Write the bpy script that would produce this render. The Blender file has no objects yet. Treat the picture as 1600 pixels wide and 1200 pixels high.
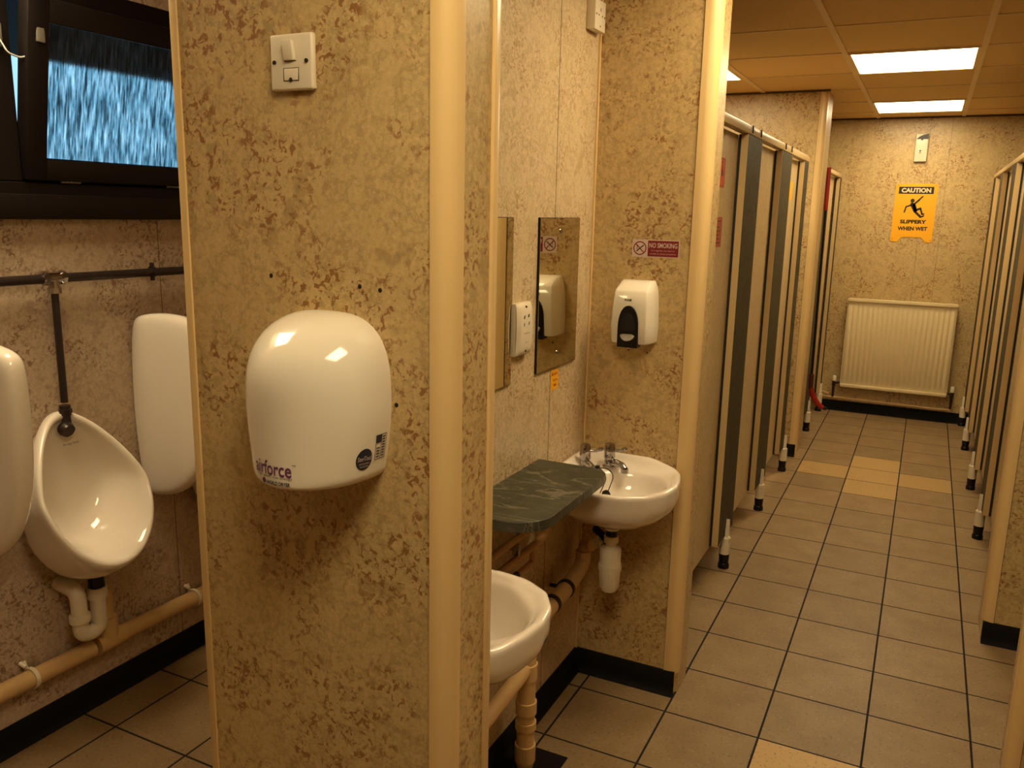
import bpy, bmesh, math, random
from mathutils import Vector, Matrix
random.seed(7)
S = bpy.context.scene
C = S.collection
PI = math.pi

# ------------------------------------------------------------------ camera
cam_d = bpy.data.cameras.new('camera'); cam = bpy.data.objects.new('camera', cam_d); C.objects.link(cam)
yaw, pitch, roll = 0.4561231, 0.2033885, 0.0218681
cy, sy, cp, sp, cr, sr = math.cos(yaw), math.sin(yaw), math.cos(pitch), math.sin(pitch), math.cos(roll), math.sin(roll)
fw = Vector((-sy * cp, cy * cp, -sp)); rt = Vector((cy, sy, 0)); up = rt.cross(fw)
r2 = cr * rt + sr * up; u2 = -sr * rt + cr * up
cam.matrix_world = Matrix(((r2.x, u2.x, -fw.x, 0), (r2.y, u2.y, -fw.y, 0), (r2.z, u2.z, -fw.z, 1.60055), (0, 0, 0, 1)))
cam_d.sensor_fit = 'HORIZONTAL'; cam_d.sensor_width = 36; cam_d.lens = 36 * 1299.84 / 1600
cam_d.clip_start = 0.02
S.camera = cam
# ------------------------------------------------------------------ world, exposure
S.view_settings.view_transform = 'Standard'; S.view_settings.look = 'None'
S.view_settings.gamma = 1; S.view_settings.exposure = 0.62
try: S.view_settings.use_curve_mapping = False
except Exception: pass
W = bpy.data.worlds.new('sky'); S.world = W; W.use_nodes = True
wn = W.node_tree.nodes; wl = W.node_tree.links
bg = wn['Background']; bg.inputs[1].default_value = 1.5
tc = wn.new('ShaderNodeTexCoord'); nz = wn.new('ShaderNodeTexNoise'); nz.inputs['Scale'].default_value = 7
rp = wn.new('ShaderNodeValToRGB')
rp.color_ramp.elements[0].color = (0.10, 0.22, 0.30, 1); rp.color_ramp.elements[0].position = .35
rp.color_ramp.elements[1].color = (0.34, 0.60, 0.80, 1); rp.color_ramp.elements[1].position = .6
wl.new(tc.outputs['Generated'], nz.inputs['Vector']); wl.new(nz.outputs['Fac'], rp.inputs[0]); wl.new(rp.outputs[0], bg.inputs[0])
LIGHT = 13.0
LIGHT_COL = (1.0, 0.80, 0.47)

# ------------------------------------------------------------------ materials
def nodes(name):
    m = bpy.data.materials.new(name); m.use_nodes = True
    return m, m.node_tree.nodes, m.node_tree.links, m.node_tree.nodes['Principled BSDF']
def mat(name, col, rough=.5, metal=0, spec=.5, noise=0, nscale=30, bump=0, coat=0):
    m, n, l, b = nodes(name)
    b.inputs['Base Color'].default_value = (*col, 1); b.inputs['Roughness'].default_value = rough
    b.inputs['Metallic'].default_value = metal; b.inputs['Specular IOR Level'].default_value = spec
    b.inputs['Coat Weight'].default_value = coat; b.inputs['Coat Roughness'].default_value = .05
    t = n.new('ShaderNodeTexCoord'); z = n.new('ShaderNodeTexNoise'); z.inputs['Scale'].default_value = nscale; z.inputs['Detail'].default_value = 5
    l.new(t.outputs['Object'], z.inputs['Vector'])
    if noise:
        r = n.new('ShaderNodeMixRGB'); r.blend_type = 'MIX'
        r.inputs[1].default_value = (*[c * (1 - noise) for c in col], 1); r.inputs[2].default_value = (*[min(1, c * (1 + noise)) for c in col], 1)
        l.new(z.outputs['Fac'], r.inputs[0]); l.new(r.outputs[0], b.inputs['Base Color'])
    if bump:
        bp = n.new('ShaderNodeBump'); bp.inputs['Strength'].default_value = bump; bp.inputs['Distance'].default_value = .002
        l.new(z.outputs['Fac'], bp.inputs['Height']); l.new(bp.outputs[0], b.inputs['Normal'])
    return m
def ramp(n, stops, mode='LINEAR'):
    r = n.new('ShaderNodeValToRGB'); r.color_ramp.interpolation = mode
    e = r.color_ramp.elements
    while len(e) < len(stops): e.new(.5)
    for k, (p, c) in enumerate(stops):
        e[k].position = p; e[k].color = (*c, 1) if len(c) == 3 else c
    return r
def laminate(name, light, mid, dark, fleck, rough=.35, fleck_amt=.0, scale=1.0, seed=0.0):
    """marbled wall laminate: soft blotches with irregular brown flecks in clusters"""
    m, n, l, b = nodes(name)
    t = n.new('ShaderNodeTexCoord'); mp = n.new('ShaderNodeMapping'); mp.inputs['Location'].default_value = (seed, seed * 1.7, seed * .6)
    l.new(t.outputs['Object'], mp.inputs['Vector'])
    def nz(s, d, r, dist=0):
        z = n.new('ShaderNodeTexNoise'); z.inputs['Scale'].default_value = s * scale; z.inputs['Detail'].default_value = d
        z.inputs['Roughness'].default_value = r; z.inputs['Distortion'].default_value = dist
        l.new(mp.outputs[0], z.inputs['Vector']); return z
    a = nz(11, 10, .72, .15)
    r1 = ramp(n, [(.36, dark), (.41, mid), (.45, light), (.485, mid), (.50, light), (.53, dark), (.56, mid), (.60, light), (.66, dark)])
    l.new(a.outputs['Fac'], r1.inputs[0])
    f = nz(78, 5, .60, .7); r2_ = ramp(n, [(.545 - fleck_amt, (0, 0, 0)), (.575 - fleck_amt, (1, 1, 1))])
    l.new(f.outputs['Fac'], r2_.inputs[0])
    g = nz(6.5, 6, .62, .2); r3 = ramp(n, [(.46, (.12, .12, .12)), (.56, (.9, .9, .9))]); l.new(g.outputs['Fac'], r3.inputs[0])
    mu = n.new('ShaderNodeMath'); mu.operation = 'MULTIPLY'; l.new(r2_.outputs[0], mu.inputs[0]); l.new(r3.outputs[0], mu.inputs[1])
    fine = nz(110, 3, .6); r4 = ramp(n, [(.3, (.86, .86, .86)), (.7, (1.08, 1.08, 1.08))]); l.new(fine.outputs['Fac'], r4.inputs[0])
    mx = n.new('ShaderNodeMixRGB'); l.new(mu.outputs[0], mx.inputs[0]); l.new(r1.outputs[0], mx.inputs[1]); mx.inputs[2].default_value = (*fleck, 1)
    m2 = n.new('ShaderNodeMixRGB'); m2.blend_type = 'MULTIPLY'; m2.inputs[0].default_value = 1; l.new(mx.outputs[0], m2.inputs[1]); l.new(r4.outputs[0], m2.inputs[2])
    l.new(m2.outputs[0], b.inputs['Base Color']); b.inputs['Roughness'].default_value = rough
    bp = n.new('ShaderNodeBump'); bp.inputs['Strength'].default_value = .12; bp.inputs['Distance'].default_value = .001
    l.new(f.outputs['Fac'], bp.inputs['Height']); l.new(bp.outputs[0], b.inputs['Normal'])
    return m
WALL = laminate('wall_laminate', (.62, .45, .21), (.53, .375, .165), (.43, .31, .14), (.27, .115, .03), fleck_amt=.0)
WALL_PALE = laminate('pale_wall_laminate', (.68, .53, .33), (.57, .43, .25), (.48, .35, .19), (.36, .21, .095), fleck_amt=.0, seed=3.1, scale=1.15)
WALL_COOL = laminate('urinal_wall_laminate', (.56, .43, .31), (.48, .36, .255), (.40, .29, .20), (.22, .13, .075), fleck_amt=.01, seed=5.7)
DOOR = laminate('cubicle_door_laminate', (.60, .45, .24), (.56, .415, .215), (.49, .36, .18), (.37, .25, .11), scale=1.5, seed=9.0, rough=.4)
GREEN = laminate('green_grey_laminate', (.075, .062, .034), (.062, .051, .028), (.05, .041, .022), (.03, .024, .013), seed=2.0, rough=.6)
GREEN.node_tree.nodes['Principled BSDF'].inputs['Specular IOR Level'].default_value = .12
BEAD = mat('cream_plastic_trim', (.72, .51, .235), .28, noise=.04, nscale=8)
EDGE = mat('cream_edging', (.56, .40, .19), .35)
RAILM = mat('beige_headrail', (.50, .36, .18), .3)
CER = mat('white_ceramic', (.78, .70, .60), .08, coat=.5)
DRYM = mat('white_enamel', (.80, .73, .60), .12, coat=.6)
PLAST = mat('white_plastic', (.75, .66, .50), .3)
PWHITE = mat('white_pipe_plastic', (.74, .66, .50), .3)
BLACKP = mat('black_plastic', (.007, .006, .007), .3, spec=.3)
GAPBLACK = mat('gap_black', (.01, .009, .008), .6)
SKIRT = mat('black_coved_skirting', (.006, .005, .004), .7, spec=.15, noise=.3)
CHROME = mat('chrome', (.42, .40, .40), .12, metal=1)
COPPERP = mat('painted_waste_pipe', (.60, .39, .17), .3, noise=.12, nscale=25)
DARKPIPE = mat('dark_tarnished_pipe', (.045, .032, .03), .35, metal=.6, noise=.3)
BRASSP = mat('painted_copper_pipe', (.52, .30, .11), .35, noise=.15, nscale=40)
WOODF = mat('dark_stained_window_frame', (.005, .0028, .0025), .45, spec=.25, noise=.3, nscale=12)
RED = mat('red_sticker', (.62, .05, .02), .4)
REDP = mat('red_plastic', (.35, .015, .01), .4)
MAROON = mat('maroon_print', (.20, .008, .015), .4)
STICK = mat('pale_sticker', (.62, .50, .44), .35)
INK = mat('black_ink', (.012, .010, .012), .45)
PURPLE = mat('purple_ink', (.14, .03, .12), .45)
NAVY = mat('dark_blue_ink', (.015, .02, .04), .4)
YEL = mat('yellow_sign_plastic', (.88, .42, .01), .35)
YELS = mat('yellow_sticker', (.85, .42, .01), .45)
REDS = mat('red_ink', (.45, .03, .01), .45)
SIGNTXT = mat('cream_print', (.80, .62, .35), .45)
CEILM = mat('ceiling_tile', (.78, .54, .23), .75, noise=.08, nscale=60, bump=.1)
TBAR = mat('ceiling_grid_metal', (.80, .60, .33), .45)
RADM = mat('cream_radiator_enamel', (.74, .61, .36), .3)
CONDUIT = mat('grey_metal', (.3, .28, .25), .4, metal=.7)
HOLE = mat('dark_hole', (.006, .005, .004), .8)

def tile_mat():
    m, n, l, b = nodes('speckled_floor_tiles')
    T = .3; X0, Y0 = -.61495, 2.75132
    t = n.new('ShaderNodeTexCoord'); sx = n.new('ShaderNodeSeparateXYZ'); l.new(t.outputs['Object'], sx.inputs[0])
    def mth(op, a, bb=None, c=None):
        q = n.new('ShaderNodeMath'); q.operation = op
        for k, v in enumerate((a, bb, c)):
            if v is None: continue
            if isinstance(v, (int, float)): q.inputs[k].default_value = v
            else: l.new(v, q.inputs[k])
        return q.outputs[0]
    u = mth('DIVIDE', mth('SUBTRACT', sx.outputs[0], X0), T); v = mth('DIVIDE', mth('SUBTRACT', sx.outputs[1], Y0), T)
    fu, fv = mth('FLOOR', u), mth('FLOOR', v)
    du = mth('ABSOLUTE', mth('SUBTRACT', mth('FRACT', u), .5)); dv = mth('ABSOLUTE', mth('SUBTRACT', mth('FRACT', v), .5))
    grout = mth('GREATER_THAN', mth('MAXIMUM', du, dv), .5 - .0112)
    soft = mth('MULTIPLY', mth('MAXIMUM', mth('SUBTRACT', mth('MAXIMUM', du, dv), .40), 0), 2.0)
    # lighter replacement tiles
    tan = None
    for (i, j) in ((0, 9), (1, 8), (1, 9), (1, 10), (2, 9), (1, -2)):
        k = mth('MULTIPLY', mth('COMPARE', fu, i, .1), mth('COMPARE', fv, j, .1)); tan = k if tan is None else mth('ADD', tan, k)
    # per tile tone
    cx = n.new('ShaderNodeCombineXYZ'); l.new(fu, cx.inputs[0]); l.new(fv, cx.inputs[1])
    wn_ = n.new('ShaderNodeTexWhiteNoise'); wn_.noise_dimensions = '3D'; l.new(cx.outputs[0], wn_.inputs['Vector'])
    tone = mth('ADD', mth('MULTIPLY', wn_.outputs['Value'], .16), .92)
    def nz(s, d, r=.5):
        z = n.new('ShaderNodeTexNoise'); z.inputs['Scale'].default_value = s; z.inputs['Detail'].default_value = d; z.inputs['Roughness'].default_value = r
        l.new(t.outputs['Object'], z.inputs['Vector']); return z.outputs['Fac']
    base = ramp(n, [(.35, (.235, .150, .070)), (.65, (.290, .195, .098))]); l.new(nz(7, 5, .6), base.inputs[0])
    sp1 = ramp(n, [(.62, (0, 0, 0)), (.66, (1, 1, 1))]); l.new(nz(105, 2), sp1.inputs[0])
    sp2 = ramp(n, [(.31, (1, 1, 1)), (.36, (0, 0, 0))]); l.new(nz(95, 2), sp2.inputs[0])
    def mix(f, a, bcol, bt='MIX'):
        q = n.new('ShaderNodeMixRGB'); q.blend_type = bt
        if isinstance(f, (int, float)): q.inputs[0].default_value = f
        else: l.new(f, q.inputs[0])
        for k, vv in ((1, a), (2, bcol)):
            if isinstance(vv, tuple): q.inputs[k].default_value = (*vv, 1)
            else: l.new(vv, q.inputs[k])
        return q.outputs[0]
    c = mix(tan, base.outputs[0], (.46, .295, .115))
    c = mix(mth('MULTIPLY', sp1.outputs[0], .55), c, (.10, .06, .03)); c = mix(mth('MULTIPLY', sp2.outputs[0], .5), c, (.42, .32, .20))
    st = ramp(n, [(.60, (0, 0, 0)), (.75, (1, 1, 1))]); l.new(nz(2.2, 6, .7), st.inputs[0])
    c = mix(mth('MULTIPLY', st.outputs[0], .35), c, (.12, .075, .035))
    cc = n.new('ShaderNodeCombineXYZ')
    for k in range(3): l.new(tone, cc.inputs[k])
    c = mix(1.0, c, cc.outputs[0], 'MULTIPLY')
    c = mix(grout, c, (.008, .006, .005))
    b.inputs['Specular IOR Level'].default_value = .35
    l.new(c, b.inputs['Base Color'])
    l.new(mth('ADD', mth('MULTIPLY', grout, .4), .46), b.inputs['Roughness'])
    bp = n.new('ShaderNodeBump'); bp.inputs['Strength'].default_value = .5; bp.inputs['Distance'].default_value = .002
    l.new(mth('SUBTRACT', 1, grout), bp.inputs['Height']); l.new(bp.outputs[0], b.inputs['Normal'])
    return m
TILE = tile_mat()

def slate_mat():
    m, n, l, b = nodes('green_slate_laminate')
    t = n.new('ShaderNodeTexCoord'); z = n.new('ShaderNodeTexNoise'); z.inputs['Scale'].default_value = 16; z.inputs['Detail'].default_value = 9; z.inputs['Roughness'].default_value = .7
    z.inputs['Distortion'].default_value = 1.2
    l.new(t.outputs['Object'], z.inputs['Vector'])
    r = ramp(n, [(.3, (.020, .024, .016)), (.55, (.046, .048, .031)), (.75, (.09, .085, .056))]); l.new(z.outputs['Fac'], r.inputs[0])
    mp = n.new('ShaderNodeMapping'); mp.inputs['Rotation'].default_value = (0, 0, .25); mp.inputs['Scale'].default_value = (1, 3.5, 1); l.new(t.outputs['Object'], mp.inputs[0])
    v = n.new('ShaderNodeTexNoise'); v.inputs['Scale'].default_value = 3.3; v.inputs['Detail'].default_value = 6; v.inputs['Distortion'].default_value = 1.0; l.new(mp.outputs[0], v.inputs['Vector'])
    rv = ramp(n, [(.485, (0, 0, 0)), (.5, (.7, .7, .7)), (.515, (0, 0, 0))]); l.new(v.outputs['Fac'], rv.inputs[0])
    mx = n.new('ShaderNodeMixRGB'); l.new(rv.outputs[0], mx.inputs[0]); l.new(r.outputs[0], mx.inputs[1]); mx.inputs[2].default_value = (.22, .20, .14, 1)
    l.new(mx.outputs[0], b.inputs['Base Color']); b.inputs['Roughness'].default_value = .38
    return m
SLATE = slate_mat()
def mirror_mat():
    m, n, l, b = nodes('tinted_mirror'); b.inputs['Metallic'].default_value = 1; b.inputs['Roughness'].default_value = .02
    b.inputs['Base Color'].default_value = (.66, .62, .50, 1); return m
MIRROR = mirror_mat()
def glass_mat():
    m, n, l, b = nodes('rain_textured_glass'); n.remove(b)
    t = n.new('ShaderNodeTexCoord'); mp = n.new('ShaderNodeMapping'); mp.inputs['Scale'].default_value = (0, 1, .028); l.new(t.outputs['Object'], mp.inputs[0])
    z = n.new('ShaderNodeTexNoise'); z.inputs['Scale'].default_value = 430; z.inputs['Detail'].default_value = 5; z.inputs['Distortion'].default_value = .6; l.new(mp.outputs[0], z.inputs['Vector'])
    r = ramp(n, [(.40, (.06, .10, .12)), (.50, (.45, .62, .68)), (.60, (1, 1, 1))]); l.new(z.outputs['Fac'], r.inputs[0])  # streaks of refracted light painted into the transmission colour
    g = n.new('ShaderNodeBsdfRefraction'); g.inputs['IOR'].default_value = 1.1; g.inputs['Roughness'].default_value = .12; l.new(r.outputs[0], g.inputs['Color'])
    bp = n.new('ShaderNodeBump'); bp.inputs['Strength'].default_value = .6; bp.inputs['Distance'].default_value = .002; l.new(z.outputs['Fac'], bp.inputs['Height']); l.new(bp.outputs[0], g.inputs['Normal'])
    gl = n.new('ShaderNodeBsdfGlossy'); gl.inputs['Roughness'].default_value = .1; l.new(bp.outputs[0], gl.inputs['Normal'])
    mx = n.new('ShaderNodeMixShader'); mx.inputs[0].default_value = .04; l.new(g.outputs[0], mx.inputs[1]); l.new(gl.outputs[0], mx.inputs[2])
    l.new(mx.outputs[0], n['Material Output'].inputs['Surface']); return m
GLASS = glass_mat()
def light_mat():
    m, n, l, b = nodes('lit_diffuser'); b.inputs['Base Color'].default_value = (.8, .7, .5, 1)
    b.inputs['Emission Color'].default_value = (*LIGHT_COL, 1); b.inputs['Emission Strength'].default_value = LIGHT; return m
LITE = light_mat()

# ------------------------------------------------------------------ helpers
def BM(): return bmesh.new()
def box(bm, x0, x1, y0, y1, z0, z1, bev=0, seg=2):
    vs = [bm.verts.new((x, y, z)) for z in (z0, z1) for y in (y0, y1) for x in (x0, x1)]
    fs = [bm.faces.new([vs[i] for i in q]) for q in ((0, 2, 3, 1), (4, 5, 7, 6), (0, 1, 5, 4), (2, 6, 7, 3), (0, 4, 6, 2), (1, 3, 7, 5))]
    if bev:
        es = list({e for f in fs for e in f.edges}); bmesh.ops.bevel(bm, geom=es, offset=bev, segments=seg, affect='EDGES', profile=.5)
    return bm
def frame_of(d):
    d = d.normalized(); a = Vector((0, 0, 1)) if abs(d.z) < .9 else Vector((1, 0, 0)); u = d.cross(a).normalized(); return u, d.cross(u)
def ring(bm, c, u, v, r, n): return [bm.verts.new(c + r * (math.cos(2 * PI * k / n) * u + math.sin(2 * PI * k / n) * v)) for k in range(n)]
def skin(bm, A, B):
    n = len(A); return [bm.faces.new((A[k], A[(k + 1) % n], B[(k + 1) % n], B[k])) for k in range(n)]
def tube(bm, pts, r, n=14, fillet=0, caps=True):
    pts = [Vector(p) for p in pts]
    if fillet:
        q = [pts[0]]
        for k in range(1, len(pts) - 1):
            a, b, c = pts[k - 1], pts[k], pts[k + 1]; f = min(fillet, (a - b).length * .49, (c - b).length * .49)
            p0 = b + (a - b).normalized() * f; p1 = b + (c - b).normalized() * f
            for i in range(7):
                t = i / 6; q.append(p0 * (1 - t) ** 2 + b * 2 * t * (1 - t) + p1 * t * t)
        q.append(pts[-1]); pts = q
    u, v = frame_of(pts[1] - pts[0]); rs = []
    for k, p in enumerate(pts):
        if k == 0: d = pts[1] - pts[0]
        elif k == len(pts) - 1: d = pts[-1] - pts[-2]
        else: d = (pts[k + 1] - p).normalized() + (p - pts[k - 1]).normalized()
        d.normalize(); u = (u - d * u.dot(d)).normalized(); v = d.cross(u)
        rs.append(ring(bm, p, u, v, r[k] if isinstance(r, (list, tuple)) else r, n))
    for a, b in zip(rs, rs[1:]): skin(bm, a, b)
    if caps: bm.faces.new(rs[0][::-1]); bm.faces.new(rs[-1])
    return bm
def lathe(bm, prof, base, axis=(0, 0, 1), n=24, cap=True):
    """prof: (radius, height) along axis from base"""
    base = Vector(base); ax = Vector(axis).normalized(); u, v = frame_of(ax)
    rs = [ring(bm, base + ax * h, u, v, max(r, 1e-5), n) for r, h in prof]
    for a, b in zip(rs, rs[1:]): skin(bm, a, b)
    if cap: bm.faces.new(rs[0][::-1]); bm.faces.new(rs[-1])
    return bm
def prism(bm, pts, mp, d0, d1):
    A = [bm.verts.new(mp(u, v, d0)) for u, v in pts]; B = [bm.verts.new(mp(u, v, d1)) for u, v in pts]
    bm.faces.new(A); bm.faces.new(B[::-1]); skin(bm, A, B); return bm
def rrect(u0, u1, v0, v1, r, n=5):
    P = []
    for (cx, cv, a0) in ((u1 - r, v1 - r, 0), (u0 + r, v1 - r, 90), (u0 + r, v0 + r, 180), (u1 - r, v0 + r, 270)):
        for k in range(n + 1):
            a = math.radians(a0 + 90 * k / n); P.append((cx + r * math.cos(a), cv + r * math.sin(a)))
    return P
def circ(cu, cv, r, n=24, ru=None): return [(cu + (ru or r) * math.cos(2 * PI * k / n), cv + r * math.sin(2 * PI * k / n)) for k in range(n)]
def stroke(a, b, w):
    a, b = Vector(a), Vector(b); d = (b - a).normalized(); nrm = Vector((-d.y, d.x)) * w / 2; P = []
    ang = math.atan2(nrm.y, nrm.x)
    for k in range(7): t = ang + PI * k / 6; P.append((a.x + w / 2 * math.cos(t), a.y + w / 2 * math.sin(t)))
    for k in range(7): t = ang + PI + PI * k / 6; P.append((b.x + w / 2 * math.cos(t), b.y + w / 2 * math.sin(t)))
    return P
faceY = lambda Y: (lambda u, v, d: Vector((u, Y - d, v)))          # surface facing -Y
faceX = lambda X: (lambda u, v, d: Vector((X + d, u, v)))          # surface facing +X
def roots(o):
    while o.parent: o = o.parent
    return o
def obj(name, bm, m, parent=None, smooth=True, sub=0, angle=40, bevel=0):
    bmesh.ops.recalc_face_normals(bm, faces=bm.faces[:])
    me = bpy.data.meshes.new(name); 
    if parent:
        off = roots(parent).location.copy(); bmesh.ops.translate(bm, verts=bm.verts[:], vec=-off)
    bm.to_mesh(me); bm.free(); me.materials.append(m)
    o = bpy.data.objects.new(name, me); C.objects.link(o)
    if parent: o.parent = parent
    if smooth:
        for p in me.polygons: p.use_smooth = True
        if not sub: me.set_sharp_from_angle(angle=math.radians(angle))
    if bevel:
        b = o.modifiers.new('bevel', 'BEVEL'); b.width = bevel; b.segments = 3; b.limit_method = 'ANGLE'; b.angle_limit = math.radians(35)
    if sub:
        s = o.modifiers.new('sub', 'SUBSURF'); s.levels = sub; s.render_levels = sub
    return o
def thing(name, label, cat, loc, group=None):
    o = bpy.data.objects.new(name, None); C.objects.link(o); o.location = loc; o.empty_display_size = .05
    o['label'] = label; o['category'] = cat
    if group: o['group'] = group
    return o
def tag(o, label, cat, group=None):
    o['label'] = label; o['category'] = cat
    if group: o['group'] = group
    # put the origin at the base of the thing
    me = o.data; vs = [v.co for v in me.vertices]
    c = Vector(((min(v.x for v in vs) + max(v.x for v in vs)) / 2, (min(v.y for v in vs) + max(v.y for v in vs)) / 2, min(v.z for v in vs)))
    me.transform(Matrix.Translation(-c)); o.location = c
    return o
def struct(name, bm, m, parent=None, **k):
    o = obj(name, bm, m, parent, **k); o['kind'] = 'structure'; return o
def text(bm, s, size_h, width, cu, cv, mp, d0=0.0003, bold=0.0, shear=0, rot=0):
    """letters as geometry, fitted to width (and cap height) and centred at cu, cv on the mapping mp"""
    cdat = bpy.data.curves.new('t', 'FONT'); cdat.body = s; cdat.size = 1; cdat.offset = bold; cdat.resolution_u = 3; cdat.shear = shear
    o = bpy.data.objects.new('t', cdat); C.objects.link(o)
    dg = bpy.context.evaluated_depsgraph_get(); me = bpy.data.meshes.new_from_object(o.evaluated_get(dg))
    xs = [v.co.x for v in me.vertices]; ys = [v.co.y for v in me.vertices]
    x0, x1, y0, y1 = min(xs), max(xs), min(ys), max(ys)
    sx = width / (x1 - x0); sy_ = size_h / (y1 - y0) if size_h else sx
    vm = []
    for v in me.vertices:
        u = (v.co.x - (x0 + x1) / 2) * sx; w = (v.co.y - (y0 + y1) / 2) * sy_
        u, w = u * math.cos(rot) - w * math.sin(rot), u * math.sin(rot) + w * math.cos(rot)
        vm.append(bm.verts.new(mp(cu + u, cv + w, d0)))
    for p in me.polygons:
        try: bm.faces.new([vm[i] for i in p.vertices])
        except ValueError: pass
    bpy.data.objects.remove(o); bpy.data.curves.remove(cdat); bpy.data.meshes.remove(me)
    return bm
def ngon_text(name, bm, m, parent):
    return obj(name, bm, m, parent, smooth=False)

# ------------------------------------------------------------------ the setting
XU, XM, YS, YD, YF, ZC = -2.28, -.98, 2.56, 1.11, 7.48, 2.40
def pwall(name, P, m):
    return struct(name, prism(BM(), P, lambda u, v, d: Vector((u, v, d)), 0, ZC), m, smooth=False)
K = .026
struct('floor', box(BM(), -2.43, 2.0, -2.1, 7.6, -.05, 0), TILE, smooth=False)
struct('ceiling', box(BM(), -2.43, 2.0, -2.1, 7.6, ZC, ZC + .1), CEILM, smooth=False)
WY0, WY1, WZ0, WZ1 = .95, 2.45, 1.60, 2.21
bm = BM(); box(bm, XU - .15, XU, -2.1, WY0, 0, ZC); box(bm, XU - .15, XU, WY1, 7.6, 0, ZC)
box(bm, XU - .15, XU, WY0, WY1, 0, WZ0); box(bm, XU - .15, XU, WY0, WY1, WZ1, ZC)
struct('wall_left', bm, WALL_COOL, smooth=False)
struct('wall_far', box(BM(), XU, 2.0, YF, YF + .12, 0, ZC), WALL, smooth=False)
struct('wall_right', box(BM(), 1.9, 2.0, -2.1, YF, 0, ZC), WALL, smooth=False)
struct('wall_behind', box(BM(), XU, 1.9, -2.1, -2.0, 0, ZC), WALL, smooth=False)
struct('wall_recess', box(BM(), -1.2, XM, 1.25, YS, 0, ZC), WALL_PALE, smooth=False)
pwall('wall_front', [(-1.21, YD), (-.655 - K, YD), (-.655, YD + K), (-.655, 1.25), (-1.21, 1.25)], WALL)
pwall('wall_recess_end', [(-1.21, YS), (-.612 - K, YS), (-.612, YS + K), (-.612, 2.70), (-1.21, 2.70)], WALL)
struct('wall_urinal_end', box(BM(), XU, -1.21, 2.62, 2.72, 0, ZC), WALL_COOL, smooth=False)
pwall('wall_cubicle_end', [(XU, 5.8), (-.675 - K, 5.8), (-.675, 5.8 + K), (-.675, 6.12), (XU, 6.12)], WALL)
pwall('wall_right_far_stub', [(1.9, 3.5), (.345 + K, 3.5), (.345, 3.5 + K), (.345, 3.68), (1.9, 3.68)], WALL)
pwall('wall_right_near_stub', [(1.9, 2.56), (.36 + K, 2.56), (.36, 2.56 + K), (.36, 2.68), (1.9, 2.68)], WALL)
def seam(name, q):
    return struct(name, q, HOLE, smooth=False)
bm = BM(); box(bm, XM, XM + .0006, 2.256, 2.2575, .085, ZC); seam('trim_1', bm)
bm = BM(); box(bm, XU, XU + .0006, 1.973, 1.9745, .085, 1.55); seam('trim_2', bm)
bm = BM(); box(bm, -.09, -.0885, YF - .0006, YF, .085, ZC); box(bm, .06, .0615, YF - .0006, YF, .965, ZC); seam('trim_3', bm)

# rounded corner beads
def bead(name, cx, cyy, sx, w, z0=0.0, deep=.05, m=BEAD, syy=-1, bulge=.006):
    """vertical bead wrapped round a corner at (cx, cyy); sx = +1 when the open side is +X"""
    # outer skin follows the chamfered corner as a soft round, inner skin sits just on the wall
    r = .030; e = .004; P = [(cx - sx * w, cyy + .001), (cx - sx * w, cyy - e)]
    for k in range(11):
        a = PI / 2 * k / 10
        P.append((cx - sx * r + sx * (r + e) * math.sin(a), cyy + r - (r + e) * math.cos(a)))
    P += [(cx + sx * e, cyy + deep), (cx - sx * .001, cyy + deep), (cx - sx * .001, cyy + K + .001), (cx - sx * (K + .001), cyy + .001)]
    b = BM(); prism(b, P, lambda u, v, d: Vector((u, v, d)), z0, ZC)
    q = BM(); box(q, *sorted((cx - sx * w, cx - sx * (w + .0018))), cyy - .0008, cyy, z0, ZC); struct(name.replace('trim', 'trim_joint'), q, HOLE, smooth=False)
    return struct(name, b, m, angle=30)
bead('trim_4', -.655, YD, 1, .034, deep=.036)
bead('trim_5', -.612, YS, 1, .044, z0=.075, deep=.036)
bead('trim_6', -.675, 5.8, 1, .042, deep=.06)
bead('trim_7', .345, 3.5, -1, .035, z0=.085, deep=.05)
bead('trim_8', .36, 2.56, -1, .034, deep=.05)
# slim angle strips
def strip(name, x0, x1, y0, y1, z0=.0):
    return struct(name, box(BM(), x0, x1, y0, y1, z0, ZC, bev=.0012), BEAD)
strip('trim_9', -1.216, -1.200, YD - .004, YD + .02)
strip('trim_10', -.657, -.649, 1.238, 1.256)
strip('trim_11', XM, XM + .007, YS - .007, YS)
strip('trim_12', XM, XM + .007, 1.25, 1.257)

# coved skirting
def skirting(name, a, b, nrm, h=.085, m=SKIRT):
    a = Vector((*a, 0)); b = Vector((*b, 0)); nn = Vector((*nrm, 0)); P = [(0, 0), (.024, 0), (.021, .003), (.015, .008), (.010, .018), (.008, .035), (.007, h - .004), (.004, h), (0, h)]
    q = BM(); A = [q.verts.new(a + nn * u + Vector((0, 0, v))) for u, v in P]; B = [q.verts.new(b + nn * u + Vector((0, 0, v))) for u, v in P]
    q.faces.new(A); q.faces.new(B[::-1]); skin(q, A, B); return struct(name, q, m)
skirting('baseboard_left', (XU, -2.0), (XU, 2.62), (1, 0))
skirting('baseboard_recess', (XM, 1.25), (XM, YS), (1, 0))
skirting('baseboard_recess_end', (XM, YS), (-.618, YS), (0, -1))
skirting('baseboard_far', (-.70, YF), (1.9, YF), (0, -1))
skirting('baseboard_cubicle_end', (-1.5, 5.8), (-.675, 5.8), (0, -1))
skirting('baseboard_right', (.345, 3.5), (1.9, 3.5), (0, -1))

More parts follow.
